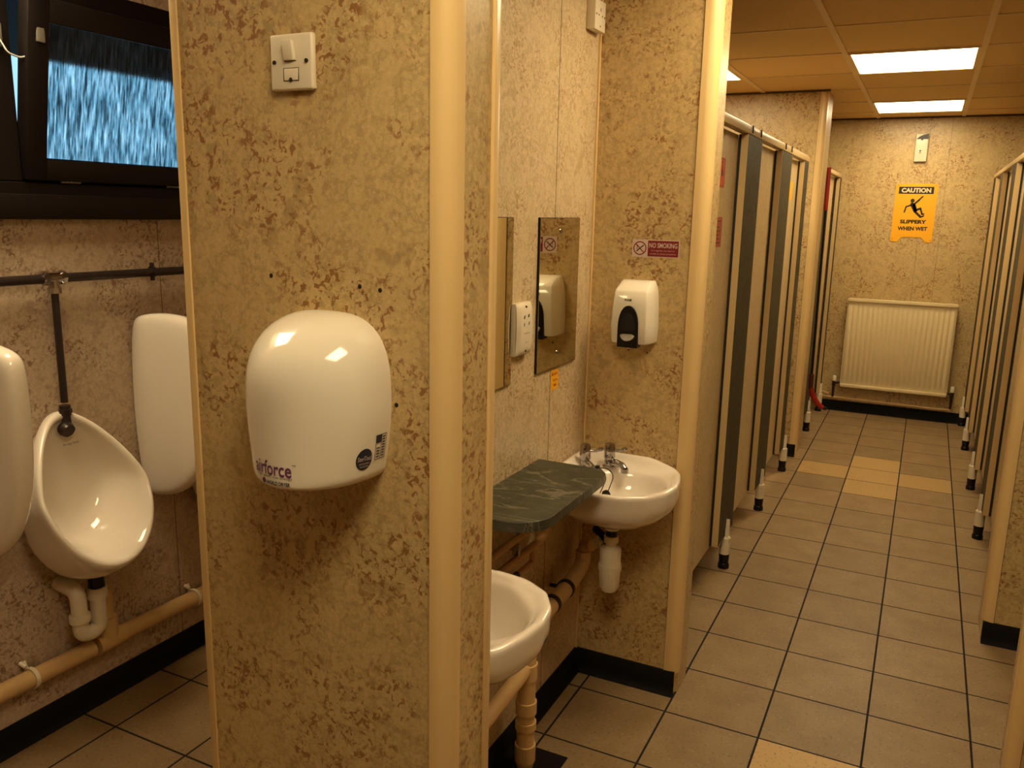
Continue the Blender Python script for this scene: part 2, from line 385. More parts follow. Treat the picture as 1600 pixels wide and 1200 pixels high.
# suspended ceiling grid and lights
bm = BM()
GX = [-2.275, -1.672, -1.072, -.472, .128, .728, 1.328]; GY = [3.325 + .6275 * k for k in range(-8, 7)]
for x in GX: box(bm, x - .013, x + .013, -2.0, YF, ZC - .006, ZC)
for y in GY:
    box(bm, XU, 1.9, y - .007, y + .007, ZC - .004, ZC)
struct('trim_13', bm, TBAR, smooth=False)
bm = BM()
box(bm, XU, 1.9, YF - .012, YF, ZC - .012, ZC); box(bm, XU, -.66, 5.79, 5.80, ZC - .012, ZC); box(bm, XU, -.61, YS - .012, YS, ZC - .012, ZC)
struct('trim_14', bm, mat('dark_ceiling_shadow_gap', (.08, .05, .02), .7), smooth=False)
LX = [(-.472, .128)]
LITE_FILL = LITE.copy(); LITE_FILL.name = 'urinal_fill_diffuser'; LITE_FILL.node_tree.nodes['Principled BSDF'].inputs['Emission Strength'].default_value = LIGHT * 1.0  # separate diffuser for the fill light added over the urinals
def ceiling_light(x0, y0, label, m=None):
    x1, y1 = x0 + .60, y0 + .6275
    t = thing('ceiling_light', label, 'ceiling light', ((x0 + x1) / 2, (y0 + y1) / 2, ZC - .006), 'square recessed ceiling lights')
    b = BM(); i = .018
    for q in ((x0 + .012, x1 - .012, y0 + .007, y0 + i), (x0 + .012, x1 - .012, y1 - i, y1 - .007), (x0 + .012, x0 + i + .008, y0 + i, y1 - i), (x1 - i - .008, x1 - .012, y0 + i, y1 - i)): box(b, *q, ZC - .010, ZC - .0005)
    obj('frame', b, TBAR, t, smooth=False)
    obj('diffuser', box(BM(), x0 + i + .009, x1 - i - .009, y0 + i + .001, y1 - i - .001, ZC - .008, ZC - .001), m or LITE, t, smooth=False)
for x0, y0, lb in ((-.472, 4.58, 'lit square ceiling light over the corridor, the nearer of two in a row'),
                   (-.472, 6.4625, 'lit square ceiling light over the corridor closest to the far wall'),
                   (-1.672, 4.58, 'lit ceiling light over the left cubicles, cut off by the recess wall corner'),
                   (-.472, 2.07, 'added ceiling light, out of view, to light the walls by the basin recess'),  # unseen light added for the walls near the basins
                   (-.472, .1875, 'lit ceiling light above the front of the room, out of view'),
                   (-2.272, .815, 'added ceiling light, out of view, to brighten the urinals beside the window')):  # unseen light added to brighten the urinal wall
    ceiling_light(x0, y0, lb, LITE_FILL if x0 < -2 else LITE)

# ------------------------------------------------------------------ window on the left wall
t = BM(); fx0, fx1 = XU - .10, XU + .012
box(t, fx0, fx1, WY0, WY1, WZ0, 1.655); box(t, fx0, fx1, WY0, WY1, 2.155, WZ1)
box(t, fx0, fx1, WY0, WY0 + .05, 1.655, 2.155); box(t, fx0, fx1, WY1 - .05, WY1, 1.655, 2.155); box(t, fx0, fx1, 1.40, 1.522, 1.655, 2.155); box(t, fx0, XU - .025, WY0, WY1, 1.655, 1.70)
wf = struct('window_1', t, WOODF, bevel=.004)
struct('window_sill', box(BM(), XU, XU + .045, WY0 - .06, WY1 + .03, 1.553, 1.622, bev=.006), WOODF, wf)
# left fixed light
b = BM()
for q in ((1.00, 1.05, 1.655, 2.155), (1.36, 1.40, 1.70, 2.155), (1.05, 1.36, 1.655, 1.71), (1.05, 1.36, 2.10, 2.155)): box(b, XU - .06, XU - .02, *q)
struct('fixed_sash', b, WOODF, wf, smooth=False)
struct('fixed_glass', box(BM(), XU - .045, XU - .040, 1.05, 1.36, 1.71, 2.10), GLASS, wf, smooth=False)
# hopper sash tilted into the room
ang = math.radians(9.5); hx, hz = XU + .002, 1.664
def tilt(bm_):
    M4 = Matrix.Translation((hx, 0, hz)) @ Matrix.Rotation(ang, 4, 'Y') @ Matrix.Translation((-hx, 0, -hz))
    bmesh.ops.transform(bm_, matrix=M4, verts=bm_.verts[:]); return bm_
b = BM(); sx0, sx1 = hx - .02, hx + .022
SY0, SY1, SZ1 = 1.522, 2.39, 2.145
for q in ((SY0, SY0 + .062, hz, SZ1), (SY1 - .062, SY1, hz, SZ1), (SY0 + .062, SY1 - .062, hz, hz + .058), (SY0 + .062, SY1 - .062, SZ1 - .062, SZ1)): box(b, sx0, sx1, *q, bev=.003)
sash = struct('opening_sash', tilt(b), WOODF, wf)
struct('textured_glass', tilt(box(BM(), hx - .004, hx + .001, SY0 + .06, SY1 - .06, hz + .056, SZ1 - .06)), GLASS, wf, smooth=False)
for y in (1.665, 2.04):
    b = BM()
    for k in range(5): lathe(b, [(.0045, 0), (.0045, .011)], (XU + .016, y - .032 + k * .0125, 1.659), (0, 1, 0), 10)
    struct('hinge', b, CONDUIT, wf)
b = BM(); box(b, XU + .012, XU + .03, 1.47, 1.49, 2.0, 2.06, bev=.003); tube(b, [(XU + .03, 1.48, 2.02), (XU + .045, 1.49, 1.985), (XU + .06, 1.515, 1.975), (XU + .075, 1.54, 1.99), (XU + .08, 1.555, 2.03)], .0028, 8, fillet=.01)
box(b, XU + .07, XU + .09, 1.545, 1.57, 2.02, 2.07, bev=.003)
struct('restraint_chain', b, CONDUIT, wf)
# eaves and boundary outside the window
struct('exterior_soffit', box(BM(), -4.1, XU - .15, .2, 4.2, 2.30, 2.42), mat('dark_soffit', (.01, .008, .008), .8), wf, smooth=False)

struct('exterior_ground', box(BM(), -14, XU - .16, -8, 14, -.3, -.2), mat('dark_ground_outside', (.02, .025, .018), .9), wf, smooth=False)

# ------------------------------------------------------------------ hand dryer
DC, DZ0 = (-.890, 1.11, 1.163), 1.163
DW, DT, DB, DEPTH = .1265, .1485, .1265, .1385
def dry_half(v):          # half width of the shell at height v above its centre
    if v >= 0: return DW * max(0, 1 - (v / DT) ** 3) ** (1 / 3)
    w = DW * (1 - .136 * (-v / DB) ** 1.5); k = (-v - (DB - .02)) / .02
    return w - (.020 * (1 - math.sqrt(max(0, 1 - k * k))) if k > 0 else 0)
def dry_h(v):
    if v >= 0: return max(0, 1 - (v / DT) ** 3) ** (1 / 1.6)
    k = (-v - (DB - .008)) / .008; return (1 - .05 * k * k if k > 0 else 1)
def dry_d(u, v):
    a_ = max(dry_half(v), 1e-6); t_ = min(1, abs(u) / a_)
    return DEPTH * dry_h(v) * max(0, 1 - t_ ** 1.81) ** (1 / 2.6)
bm = BM(); cu, cz = -.891, 1.2850; NV, NU = 60, 72; rows_ = []
for j in range(NV + 1):
    ph = j / NV; v = DT * math.sin(PI / 2 * (2 * ph - 1)) if ph >= .5 else -DB * math.sin(PI / 2 * (1 - 2 * ph))
    v = min(v, DT * .9995); hw_ = dry_half(v)
    rows_.append([bm.verts.new((cu + hw_ * math.sin(PI / 2 * (2 * i / NU - 1)), YD - .002 - dry_d(hw_ * math.sin(PI / 2 * (2 * i / NU - 1)), v), cz + v)) for i in range(NU + 1)])
for a, c in zip(rows_, rows_[1:]):
    for i in range(NU): bm.faces.new((a[i], a[i + 1], c[i + 1], c[i]))
lp = [r[-1] for r in rows_] + rows_[-1][-2::-1] + [r[0] for r in rows_[-2::-1]]
base_ = [bm.verts.new((v.co.x, YD, v.co.z)) for v in lp]
for i in range(len(lp) - 1): bm.faces.new((lp[i], lp[i + 1], base_[i + 1], base_[i]))
bm.faces.new(rows_[0] [::1] + [base_[0], base_[-1]])
hd = thing('hand_dryer', 'white domed hand dryer with purple lettering on the mottled front wall', 'hand dryer', (DC[0], YD, DZ0))
obj('cover', bm, DRYM, hd, angle=60)
obj('air_outlet', box(BM(), cu - .045, cu + .045, YD - .10, YD - .03, DZ0 - .005, DZ0 + .004, bev=.002), BLACKP, hd)
def onDryer(u, v, d):
    return Vector((cu + u, YD - .002 - dry_d(u, v) - .0007 - d, cz + v))
def onSide(a, v, e):      # a = minus the depth, for marks on the steep right flank
    w = dry_half(v); t_ = (1 - min(1, -a / (DEPTH * dry_h(v))) ** 2.6) ** (1 / 1.81)
    return Vector((cu + w * t_ + .0008 + e, YD - .002 + a, cz + v))
b = BM(); text(b, 'airforce', .024, .080, -.010, -.0905, onDryer, bold=.01); obj('logo_lettering', b, PURPLE, hd, smooth=False)
b = BM(); text(b, 'high speed, low energy', .0050, .074, -.006, -.1050, onDryer); obj('strapline', b, INK, hd, smooth=False)
b = BM(); text(b, 'TM', .003, .006, .034, -.082, onDryer); obj('trademark_letters', b, INK, hd, smooth=False)
b = BM(); text(b, 'WORLD DRYER', .0065, .046, .004, -.1145, onDryer, bold=.03); obj('maker_lettering', b, INK, hd, smooth=False)
b = BM(); prism(b, circ(-.026, -.1135, .0045), onDryer, 0, .0003); obj('globe_mark', b, PURPLE, hd, smooth=False)
# ------------------------------------------------------------------ things on dark walls: fused spur
t = thing('fused_switch', 'cream fused switch plate with rocker above the hand dryer', 'switch', (-.944, YD, 1.785))
m_ = faceY(YD)
b = BM(); box(b, -.987, -.901, YD - .012, YD, 1.785, 1.871, bev=.004, seg=3); obj('plate', b, PLAST, t)
b = BM(); box(b, -.955, -.935, YD - .018, YD - .010, 1.830, 1.860, bev=.002)
for v in b.verts:
    if v.co.z > 1.845: v.co.y -= .004
obj('rocker', b, PLAST, t)
b = BM(); box(b, -.958, -.930, YD - .0135, YD - .011, 1.800, 1.818, bev=.001); obj('fuse_carrier', b, PLAST, t)
b = BM()
for u, v, r in ((-.977, 1.8285, .0032), (-.912, 1.8285, .0032), (-.944, 1.801, .0032)): prism(b, circ(u, v, r, 14), m_, .0118, .0142)
for q in ((-.9595, -.9285, 1.8185, 1.8192), (-.9595, -.9588, 1.799, 1.8192), (-.9292, -.9285, 1.799, 1.8192), (-.9595, -.9285, 1.799, 1.7997), (-.9565, -.9335, 1.829, 1.8302), (-.9565, -.9555, 1.829, 1.861)): box(b, q[0], q[1], YD - .0126, YD - .0115, q[2], q[3])
obj('screw', b, INK, t, smooth=False)
def px_hole(u, v, Y=YD, r=.0028):
    b = BM(); lathe(b, [(r * 1.4, 0), (r, .0015)], (u, Y, v), (0, -1, 0), 10); return b
for k, (u, v) in enumerate(((-1.012, 1.485), (-.825, 1.477), (-.785, 1.473), (-.755, 1.287))):
    o = struct('wall_plug', px_hole(u, v), HOLE)
    # small plugged screw holes belong to the wall
    o.parent = bpy.data.objects['wall_front']
for u, v in ((-.838, 1.172), (-.775, 1.168)):
    o = struct('wall_plug', px_hole(u, v, YS, .002), HOLE); o.parent = bpy.data.objects['wall_recess_end']

def curve_loop(P, n=64):
    """closed catmull-rom through P resampled"""
    out = []; L = len(P); per = max(1, n // L)
    for i in range(L):
        p0, p1, p2, p3 = (Vector(P[(i + k - 1) % L]) for k in range(4))
        for k in range(per):
            t_ = k / per; out.append(.5 * ((2 * p1) + (-p0 + p2) * t_ + (2 * p0 - 5 * p1 + 4 * p2 - p3) * t_ ** 2 + (-p0 + 3 * p1 - 3 * p2 + p3) * t_ ** 3))
    return out

# ------------------------------------------------------------------ urinals and screens on the left wall
def urinal(yc, label, k):
    t = thing('urinal', label, 'urinal', (XU, yc, .46), None)
    b = BM(); n = 48
    # rim: a tilted egg, top close to the wall, bottom lip well forward
    def rim(th):
        c, s = math.cos(th), math.sin(th)            # s=+1 top, -1 bottom
        w = .178 * (1 - .30 * s) if s > 0 else .178 * (1 + .02 * s)
        tt = (1 - s) / 2                              # 0 top .. 1 bottom
        y = w * c * (abs(s) * -.0 + 1)
        z = 1.0 - .44 * tt ** 1.0 - .0
        x = XU + .035 + .235 * (tt ** 1.0) + .02 * math.sin(PI * tt)
        return Vector((x, y, z))
    R0 = [rim(2 * PI * i / n) for i in range(n)]
    cen = sum(R0, Vector()) / n
    def loop(f): return [b.verts.new(f(i)) for i in range(n)]
    Y = Vector((0, yc, 0))
    def wallp(s, drop=0):       # outline on the wall
        def f(i):
            p = R0[i]; return Vector((XU, p.y * s + yc, .735 + (p.z - .78) * 1.02 - drop))
        return f
    back = loop(lambda i: Vector((XU, R0[i].y * .92 + yc, .735 + (R0[i].z - .78) * 1.13)))
    mid = loop(lambda i: Vector((XU + (R0[i].x - XU) * .55, R0[i].y * .97 + yc, R0[i].z - .020 - .055 * (XU + .29 - R0[i].x) * 0 - (.05 if R0[i].z < .7 else .0) * 1)))
    mid2 = loop(lambda i: R0[i] * 1 + Y + Vector((-.03, -R0[i].y * .03, -.022 * (1 if R0[i].z < .8 else .3))))
    rim1 = loop(lambda i: R0[i] + Y)
    def inn(f_s, dx, dz=0):
        return loop(lambda i: Vector((max(XU + .012, cen.x + (R0[i].x - cen.x) * f_s - dx), yc + R0[i].y * f_s, cen.z + (R0[i].z - cen.z) * f_s - dz)))
    r2_ = loop(lambda i: R0[i] + Y + (cen - R0[i]) * .05 + Vector((.008, 0, .004)))
    r3 = loop(lambda i: R0[i] + Y + (cen - R0[i]) * .12 + Vector((.0, 0, .0)))
    r4 = inn(.84, .03, .0)
    r5 = loop(lambda i: Vector((XU + .03 + .16 * max(0, (.86 - R0[i].z) / .36) ** 1.5, yc + R0[i].y * .76, cen.z + (R0[i].z - cen.z) * .78 - .005)))
    r6 = loop(lambda i: Vector((XU + .022 + .075 * max(0, (.86 - R0[i].z) / .36) ** 1.5, yc + R0[i].y * .52, cen.z + (R0[i].z - cen.z) * .60 - .040)))
    r7 = loop(lambda i: Vector((XU + .03, yc + R0[i].y * .2, cen.z - .05 + (R0[i].z - cen.z) * .25)))
    seq = [back, mid, mid2, rim1, r2_, r3, r4, r5, r6, r7]
    for a, c in zip(seq, seq[1:]): skin(b, a, c)
    b.faces.new(back); b.faces.new(r7[::-1])
    obj('bowl', b, CER, t, sub=2)
    # drain grating low in the bowl
    b = BM(); lathe(b, [(.026, 0), (.026, .004), (.02, .006)], (XU + .105, yc, .545), (.35, 0, 1), 20); obj('waste_grating', b, CHROME, t)
    # spreader where the flush pipe enters
    b = BM(); lathe(b, [(.016, 0), (.016, .03)], (XU + .045, yc + .012, .985), (0, 0, 1), 14); lathe(b, [(.019, 0), (.019, .012)], (XU + .045, yc + .012, .992), (0, 0, 1), 8)
    tube(b, [(XU + .045, yc + .012, .985), (XU + .05, yc + .01, .955)], .013, 12); lathe(b, [(.020, -.012), (.024, 0), (.020, .014)], (XU + .052, yc + .004, .945), (1, 0, -.4), 16)
    obj('spreader', b, DARKPIPE, t)
    if k:
        b = BM(); text(b, 'Armitage Shanks', .008, .052, 0, 0, lambda u, v, d: Vector((XU + .075 - v * .5, yc + u, .905 + v)), shear=.3); obj('maker_mark', b, INK, t, smooth=False)
        # p trap in white plastic
        b = BM(); x = XU + .085; y = yc + .036
        lathe(b, [(.030, 0), (.030, .035)], (x, y, .405), n=20); tube(b, [(x, y, .41), (x, y, .300), (x, y - .065, .300), (x, y - .065, .450), (XU + .001, y - .065, .46)], .0235, 16, fillet=.034)
        lathe(b, [(.031, 0), (.031, .022)], (x, y - .065, .352), n=12)
        obj('waste_trap', b, PWHITE, t)
        b = BM(); lathe(b, [(.024, 0), (.024, .035)], (x, y, .44), n=16); obj('waste_nut', b, BLACKP, t)
    return t
urinal(1.55, 'white ceramic bowl urinal with trap below, between the two privacy screens', 1)
urinal(2.15, 'white ceramic urinal mostly hidden behind the screen and front wall', 0)
def screen(yc, label):
    b = BM(); P = [(0, .655), (.05, .648), (.12, .655), (.20, .69), (.27, .76), (.315, .86), (.335, .98), (.342, 1.10), (.337, 1.215), (.320, 1.243), (.26, 1.255), (.17, 1.268), (.08, 1.262), (.02, 1.25), (0, 1.235)]
    n = len(P); c = (.15, .97); rs = []
    for (s, dy) in ((.5, -.030), (.86, -.030), (.965, -.025), (1, -.010), (1, .010), (.965, .025), (.86, .030), (.5, .030)):
        rs.append([b.verts.new((XU + (c[0] + (u - c[0]) * s if u > .001 else 0), yc + dy, c[1] + (v - c[1]) * s)) for u, v in P])
    for a, q in zip(rs, rs[1:]): skin(b, a, q)
    b.faces.new(rs[0]); b.faces.new(rs[-1][::-1])
    o = obj('urinal_screen', b, CER, sub=2); tag(o, label, 'privacy screen', 'ceramic urinal screens'); return o
screen(1.248, 'white ceramic urinal screen cut off by the left edge of the picture')
screen(1.865, 'white ceramic urinal screen to the right of the urinal, before the front wall')
# flush pipes
t = thing('flush_pipe', 'dark tarnished flush pipe running along the wall and down to the urinal', 'pipe', (XU + .045, 1.56, 1.01))
b = BM(); zx = XU + .045
tube(b, [(zx, -1.9, 1.392), (zx, 2.6, 1.386)], .0135, 14); obj('supply_run', b, DARKPIPE, t)
b = BM(); tube(b, [(zx, 1.562, 1.386), (zx, 1.562, 1.024)], .0105, 14); obj('drop_pipe', b, DARKPIPE, t)
b = BM()
for y0, y1 in ((1.525, 1.545), (1.578, 1.598)): lathe(b, [(.017, 0), (.021, .004), (.021, y1 - y0 - .004), (.017, y1 - y0)], (zx, y0, 1.389), (0, 1, 0), 8)
tube(b, [(zx, 1.54, 1.389), (zx, 1.585, 1.389)], .0165, 14); lathe(b, [(.019, 0), (.019, .016)], (zx, 1.562, 1.345), n=8); tube(b, [(zx, 1.562, 1.389), (zx, 1.562, 1.35)], .0155, 14)
obj('tee_fitting', b, CHROME, t)
for y in (1.90,):
    b = BM(); lathe(b, [(.018, 0), (.018, .010)], (zx, y, 1.3885), (0, 1, 0), 14); tube(b, [(XU + .001, y + .005, 1.3885), (zx - .014, y + .005, 1.3885)], .005, 8); box(b, zx - .006, zx + .006, y, y + .01, 1.40, 1.418, bev=.002); box(b, zx - .006, zx + .006, y, y + .01, 1.360, 1.376, bev=.002)
    obj('pipe_clip', b, DARKPIPE, t)
# urinal waste run
t = thing('waste_pipe', 'brown painted waste pipe running low along the wall under the urinals', 'pipe', (XU + .04, 1.5, .18))
wx = XU + .040
b = BM(); tube(b, [(wx, -1.9, .262), (wx, 1.585, .218)], .027, 18); tube(b, [(wx, 1.625, .222), (wx, 2.6, .200)], .027, 18)
obj('pipe', b, COPPERP, t)
b = BM(); tube(b, [(wx, 1.60, .218), (wx, 1.70, .218)], .031, 18); tube(b, [(wx, 1.645, .218), (wx, 1.645, .30)], .031, 18); tube(b, [(wx, 1.645, .29), (wx, 1.645, .40)], .022, 16)
obj('tee_fitting', b, COPPERP, t)
for y, z in ((1.385, .2205), (2.0, .2135)):
    b = BM(); tube(b, [(XU + .007, y - .012, z + .045), (wx - .012, y - .008, z + .036)], .006, 8)
    lathe(b, [(.029, -.006), (.033, -.006), (.033, .006), (.029, .006), (.029, -.006)], (wx, y, z), (0, 1, 0), 20, cap=False); tube(b, [(wx - .02, y, z + .02), (XU + .006, y, z + .045)], .006, 8)
    obj('pipe_clip', b, PLAST, t)

# ------------------------------------------------------------------ corner basins
def ray_poly(P, c, th):
    d = Vector((math.cos(th), math.sin(th))); best = None
    for i in range(len(P)):
        a = Vector(P[i]) - c; e = Vector(P[(i + 1) % len(P)]) - Vector(P[i]); den = d.x * e.y - d.y * e.x
        if abs(den) < 1e-12: continue
        s = (a.x * e.y - a.y * e.x) / den; q = (a.x * d.y - a.y * d.x) / den
        if s > 0 and -1e-9 <= q <= 1 + 1e-9: best = s if best is None else min(best, s)
    return best
def basin(Y0, sgn, zr, label, k, sc=1.0):
    """corner basin: a = X - XM, b measured from the side wall at Y0 in direction sgn"""
    t = thing('wash_basin', label, 'basin', (XM + .2, Y0 + sgn * .2, zr - .165), 'white corner wash basins')
    mp = lambda a, b_, z: Vector((XM + a * sc, Y0 + sgn * b_ * sc, zr + z))
    half = [(.003, .003), (.10, .003), (.19, .003), (.26, .003), (.338, .008), (.360, .045), (.380, .12), (.388, .19), (.376, .265)]
    P = half + [(.335, .375 - .005 + .0)] + [(y, x) for x, y in half[::-1][:-1]]
    P[len(half)] = (.334, .334)
    c = Vector((.205, .205)); n = 64
    def Rb(th):
        q = th - PI / 4; a_, b_ = .118, .148; return (abs(math.cos(q) / a_) ** 2.3 + abs(math.sin(q) / b_) ** 2.3) ** (-1 / 2.3)
    Ro = [ray_poly(P, c, 2 * PI * i / n + .001) for i in range(n)]
    # soften
    b = BM()
    def loop(fr, z): 
        out = []
        for i in range(n):
            th = 2 * PI * i / n + .001; r = fr(i, th); q_ = (c.x + r * math.cos(th), c.y + r * math.sin(th)); rise = .026 * max(0, min(1, (.34 - max(q_)) / .09)) * max(0, min(1, (.045 - min(q_)) / .018)) if z > -.03 else 0; out.append(b.verts.new(mp(*q_, z + rise)))
        return out
    sh = lambda s: (lambda i, th: Ro[i] * s)
    und = lambda s: (lambda i, th: min(Ro[i], .215) * s)
    L = [loop(und(.13), -.148), loop(und(.40), -.142), loop(und(.66), -.120), loop(und(.88), -.092), loop(lambda i, th: Ro[i] * .5 + min(Ro[i], .215) * .48, -.066), loop(sh(.985), -.038), loop(sh(1.0), -.012), loop(sh(.995), .0),
         loop(lambda i, th: Ro[i] - .012, .0015), loop(lambda i, th: Ro[i] - .022, -.001), loop(lambda i, th: max(Rb(th) + .016, Ro[i] - .036), -.008 if True else 0),
         loop(lambda i, th: Rb(th) + .012, -.010), loop(lambda i, th: Rb(th), -.016), loop(lambda i, th: Rb(th) * .93, -.045), loop(lambda i, th: Rb(th) * .80, -.08), loop(lambda i, th: Rb(th) * .55, -.108), loop(lambda i, th: Rb(th) * .25, -.118), loop(lambda i, th: .016, -.122)]
    for a, q in zip(L, L[1:]): skin(b, a, q)
    b.faces.new(L[0]); b.faces.new(L[-1][::-1])
    obj('bowl', b, CER, t, sub=1, angle=80)
    b = BM(); lathe(b, [(.020, 0), (.020, .003), (.012, .004)], mp(c.x, c.y, -.1225), n=18); obj('plug_waste', b, CHROME, t)
    # pillar taps
    diag = Vector((1, -1 if sgn < 0 else 1, 0)); diag = Vector((.707, .707 * sgn, 0))
    for (a, bb) in ((.056, .128), (.124, .078)):
        p = mp(a, bb, -.006); tp = BM()
        lathe(tp, [(.022, 0), (.022, .004), (.016, .008), (.017, .022), (.0145, .028)], p, n=18)
        lathe(tp, [(.0145, .026), (.0175, .030), (.0185, .034), (.0175, .072), (.0150, .079), (.006, .081)], p, n=18)
        d = diag if a < .1 else Vector((.93, .37 * sgn, 0)).normalized()
        tube(tp, [p + Vector((0, 0, .016)), p + d * .03 + Vector((0, 0, .020)), p + d * .055 + Vector((0, 0, .018)), p + d * .066 + Vector((0, 0, .008))], [.013, .012, .0105, .0100], 14)
        lathe(tp, [(.0125, 0), (.0125, .014)], p + d * .066 + Vector((0, 0, -.004)), n=12)
        tap = obj('tap', tp, CHROME, t)
        lv = BM(); e = Vector((.95, .3, 0)) if a < .1 else Vector((.9, .1, 0)); e.normalize()
        tube(lv, [p + e * .014 + Vector((0, 0, .058)), p + e * .034 + Vector((0, 0, .058)), p + e * .048 + Vector((0, 0, .064))], [.006, .0048, .0055], 10)
        lathe(lv, [(.0065, -.005), (.0085, 0), (.0065, .006)], p + e * .05 + Vector((0, 0, .065)), n=12)
        obj('lever', lv, CHROME, tap)
    # plug on its chain
    b = BM(); q0 = mp(.10, .125, -.002); 
    tube(b, [q0, mp(.14, .145, .010), mp(.175, .17, -.002), mp(.165, .195, -.050)], .0016, 6, fillet=.02); tube(b, [q0, mp(.125, .155, .006), mp(.155, .18, -.01), mp(.145, .215, -.053)], .0016, 6, fillet=.02)
    lathe(b, [(.008, 0), (.008, .008)], q0, n=12)
    lathe(b, [(.013, 0), (.016, .004), (.015, .012)], mp(.158, .205, -.062), (.7, -.2, .5), 16)
    obj('plug_chain', b, BLACKP, t)
    # bottle trap below
    b = BM(); z0 = -.146; px, py = .185, .20
    lathe(b, [(.026, 0), (.024, -.035)], mp(px, py, z0 + .012), n=20); obj('waste_boss', b, CER, t)
    b = BM(); lathe(b, [(.018, 0), (.018, -.035)], mp(px, py, z0 - .02), n=18); tube(b, [mp(px, py, z0 - .075), mp(px - .075, py - .055, z0 - .055)], .013, 12)
    obj('tail_pipe', b, BLACKP, t)
    b = BM(); lathe(b, [(.017, -.036), (.023, -.038), (.023, -.058), (.017, -.060), (.016, -.070), (.032, -.078), (.034, -.084), (.034, -.130), (.037, -.131), (.037, -.150), (.034, -.151), (.032, -.205), (.022, -.222), (.006, -.226)], mp(px, py, z0 - .008), n=28)
    for i in range(10):
        an = 2 * PI * i / 10; cc = mp(px + .033 * math.cos(an), py + .033 * math.sin(an), z0 - .170); box(b, cc.x - .0025, cc.x + .0025, cc.y - .0025, cc.y + .0025, cc.z - .012, cc.z + .012, bev=.001)
    lathe(b, [(.020, .028), (.020, .045), (.023, .045), (.023, .062), (.016, .063)], mp(px, py, z0 - .095), Vector((-.8, -.55 * sgn, .2)), 18)
    tr = obj('bottle_trap', b, PWHITE, t)
    return t
basin(YS, -1, .800, 'white corner wash basin under the soap dispenser, beside the far wall stub', 0, .975)
basin(1.256, 1, .785, 'white corner wash basin partly hidden behind the front wall edge', 1, .93)

# shelf between the basins
P = [(XM, 2.19), (XM, 1.66)] + [(-.80 + .0, 1.66)] 
def arc(cx, cyy, r, a0, a1, n=8): return [(cx + r * math.cos(math.radians(a0 + (a1 - a0) * k / n)), cyy + r * math.sin(math.radians(a0 + (a1 - a0) * k / n))) for k in range(n + 1)]
P = [(XM + .001, 2.188), (XM + .001, 1.675)] + arc(-.848, 1.775, .10, -90, 0) + arc(-.808, 2.128, .060, 0, 90)
t = thing('vanity_shelf', 'dark green slate-look shelf between the two basins', 'shelf', (-.86, 1.93, .85))
b = BM(); prism(b, P, lambda u, v, d: Vector((u, v, d)), .853, .880); obj('shelf_top', b, SLATE, t, bevel=.002)
for y in (1.78, 2.10):
    b = BM(); box(b, XM, XM + .012, y - .012, y + .012, .76, .853); box(b, XM, XM + .16, y - .012, y + .012, .843, .8529); obj('bracket', b, BLACKP, t, smooth=False)

# mirrors
def mirror(y0, y1, label):
    t = thing('mirror', label, 'mirror', (XM + .004, (y0 + y1) / 2, 1.147), 'frameless wall mirrors')
    obj('glass', box(BM(), XM + .001, XM + .008, y0, y1, 1.147, 1.587), MIRROR, t, smooth=False)
    obj('backing', box(BM(), XM, XM + .0065, y0 - .0015, y1 + .0015, 1.1455, 1.5885), BLACKP, t, smooth=False)
    for z in (1.190, 1.550):
        b = BM(); lathe(b, [(.007, 0), (.0065, .003), (.003, .0045)], (XM + .008, (y0 + y1) / 2, z), (1, 0, 0), 14); obj('screw_cap', b, CHROME, t)
mirror(2.142, 2.432, 'tall frameless mirror reflecting the soap dispenser, next to the recess corner')
mirror(1.682, 1.972, 'tall frameless mirror showing only a narrow strip beside the front wall edge')
# shaver socket
t = thing('shaver_socket', 'white curved shaver socket between the two mirrors', 'socket', (XM, 2.026, 1.22))
b = BM()
n = 10; A = []
for z, e in ((1.220, .0), (1.224, .006), (1.232, .010), (1.25, .012), (1.29, .014), (1.33, .012), (1.350, .010), (1.358, .006), (1.362, 0)):
    A.append([b.verts.new((XM + .014 + e * (1 if 0 < i < n else 0.3), 1.980 + .092 * i / n, z)) for i in range(n + 1)])
for r_, q in zip(A, A[1:]):
    for i in range(n): b.faces.new((r_[i], r_[i + 1], q[i + 1], q[i]))
box(b, XM, XM + .0155, 1.9795, 2.0725, 1.2195, 1.3625, bev=.002)
obj('plate', b, PLAST, t)
b = BM(); m_ = faceX(XM + .026)
for u, v in ((2.010, 1.325), (2.036, 1.327), (2.008, 1.305), (2.038, 1.306)): prism(b, stroke((u, v - .003), (u + .003, v + .003), .003), m_, -.003, .002)
for v in (1.352, 1.232): prism(b, circ(2.026, v, .003, 12), m_, -.012, .0)
obj('pin_slots', b, INK, t, smooth=False); b = BM(); text(b, 'SHAVERS ONLY', .004, .034, 2.026, 1.281, m_, d0=.0022); text(b, '240  115', .004, .020, 2.026, 1.256, m_, d0=.0022)
obj('lettering', b, INK, t, smooth=False)
# upper socket near the recess corner
t = thing('wall_socket', 'white single socket high on the recess wall by the corner', 'socket', (XM, 2.485, 2.135))
obj('plate', box(BM(), XM, XM + .028, 2.443, 2.529, 2.137, 2.223, bev=.003), PLAST, t)
b = BM(); m_ = faceX(XM + .028)
for u, v, w, h in ((2.486, 2.196, .004, .010), (2.472, 2.180, .006, .004), (2.500, 2.180, .006, .004)): prism(b, rrect(u - w / 2, u + w / 2, v - h / 2, v + h / 2, .001), m_, -.002, .0006)
for u in (2.453, 2.519): prism(b, circ(u, 2.18, .003, 12), m_, -.002, .0006)
prism(b, circ(2.486, 2.150, .003, 12), m_, -.002, .0006)
obj('pin_slots', b, INK, t, smooth=False)

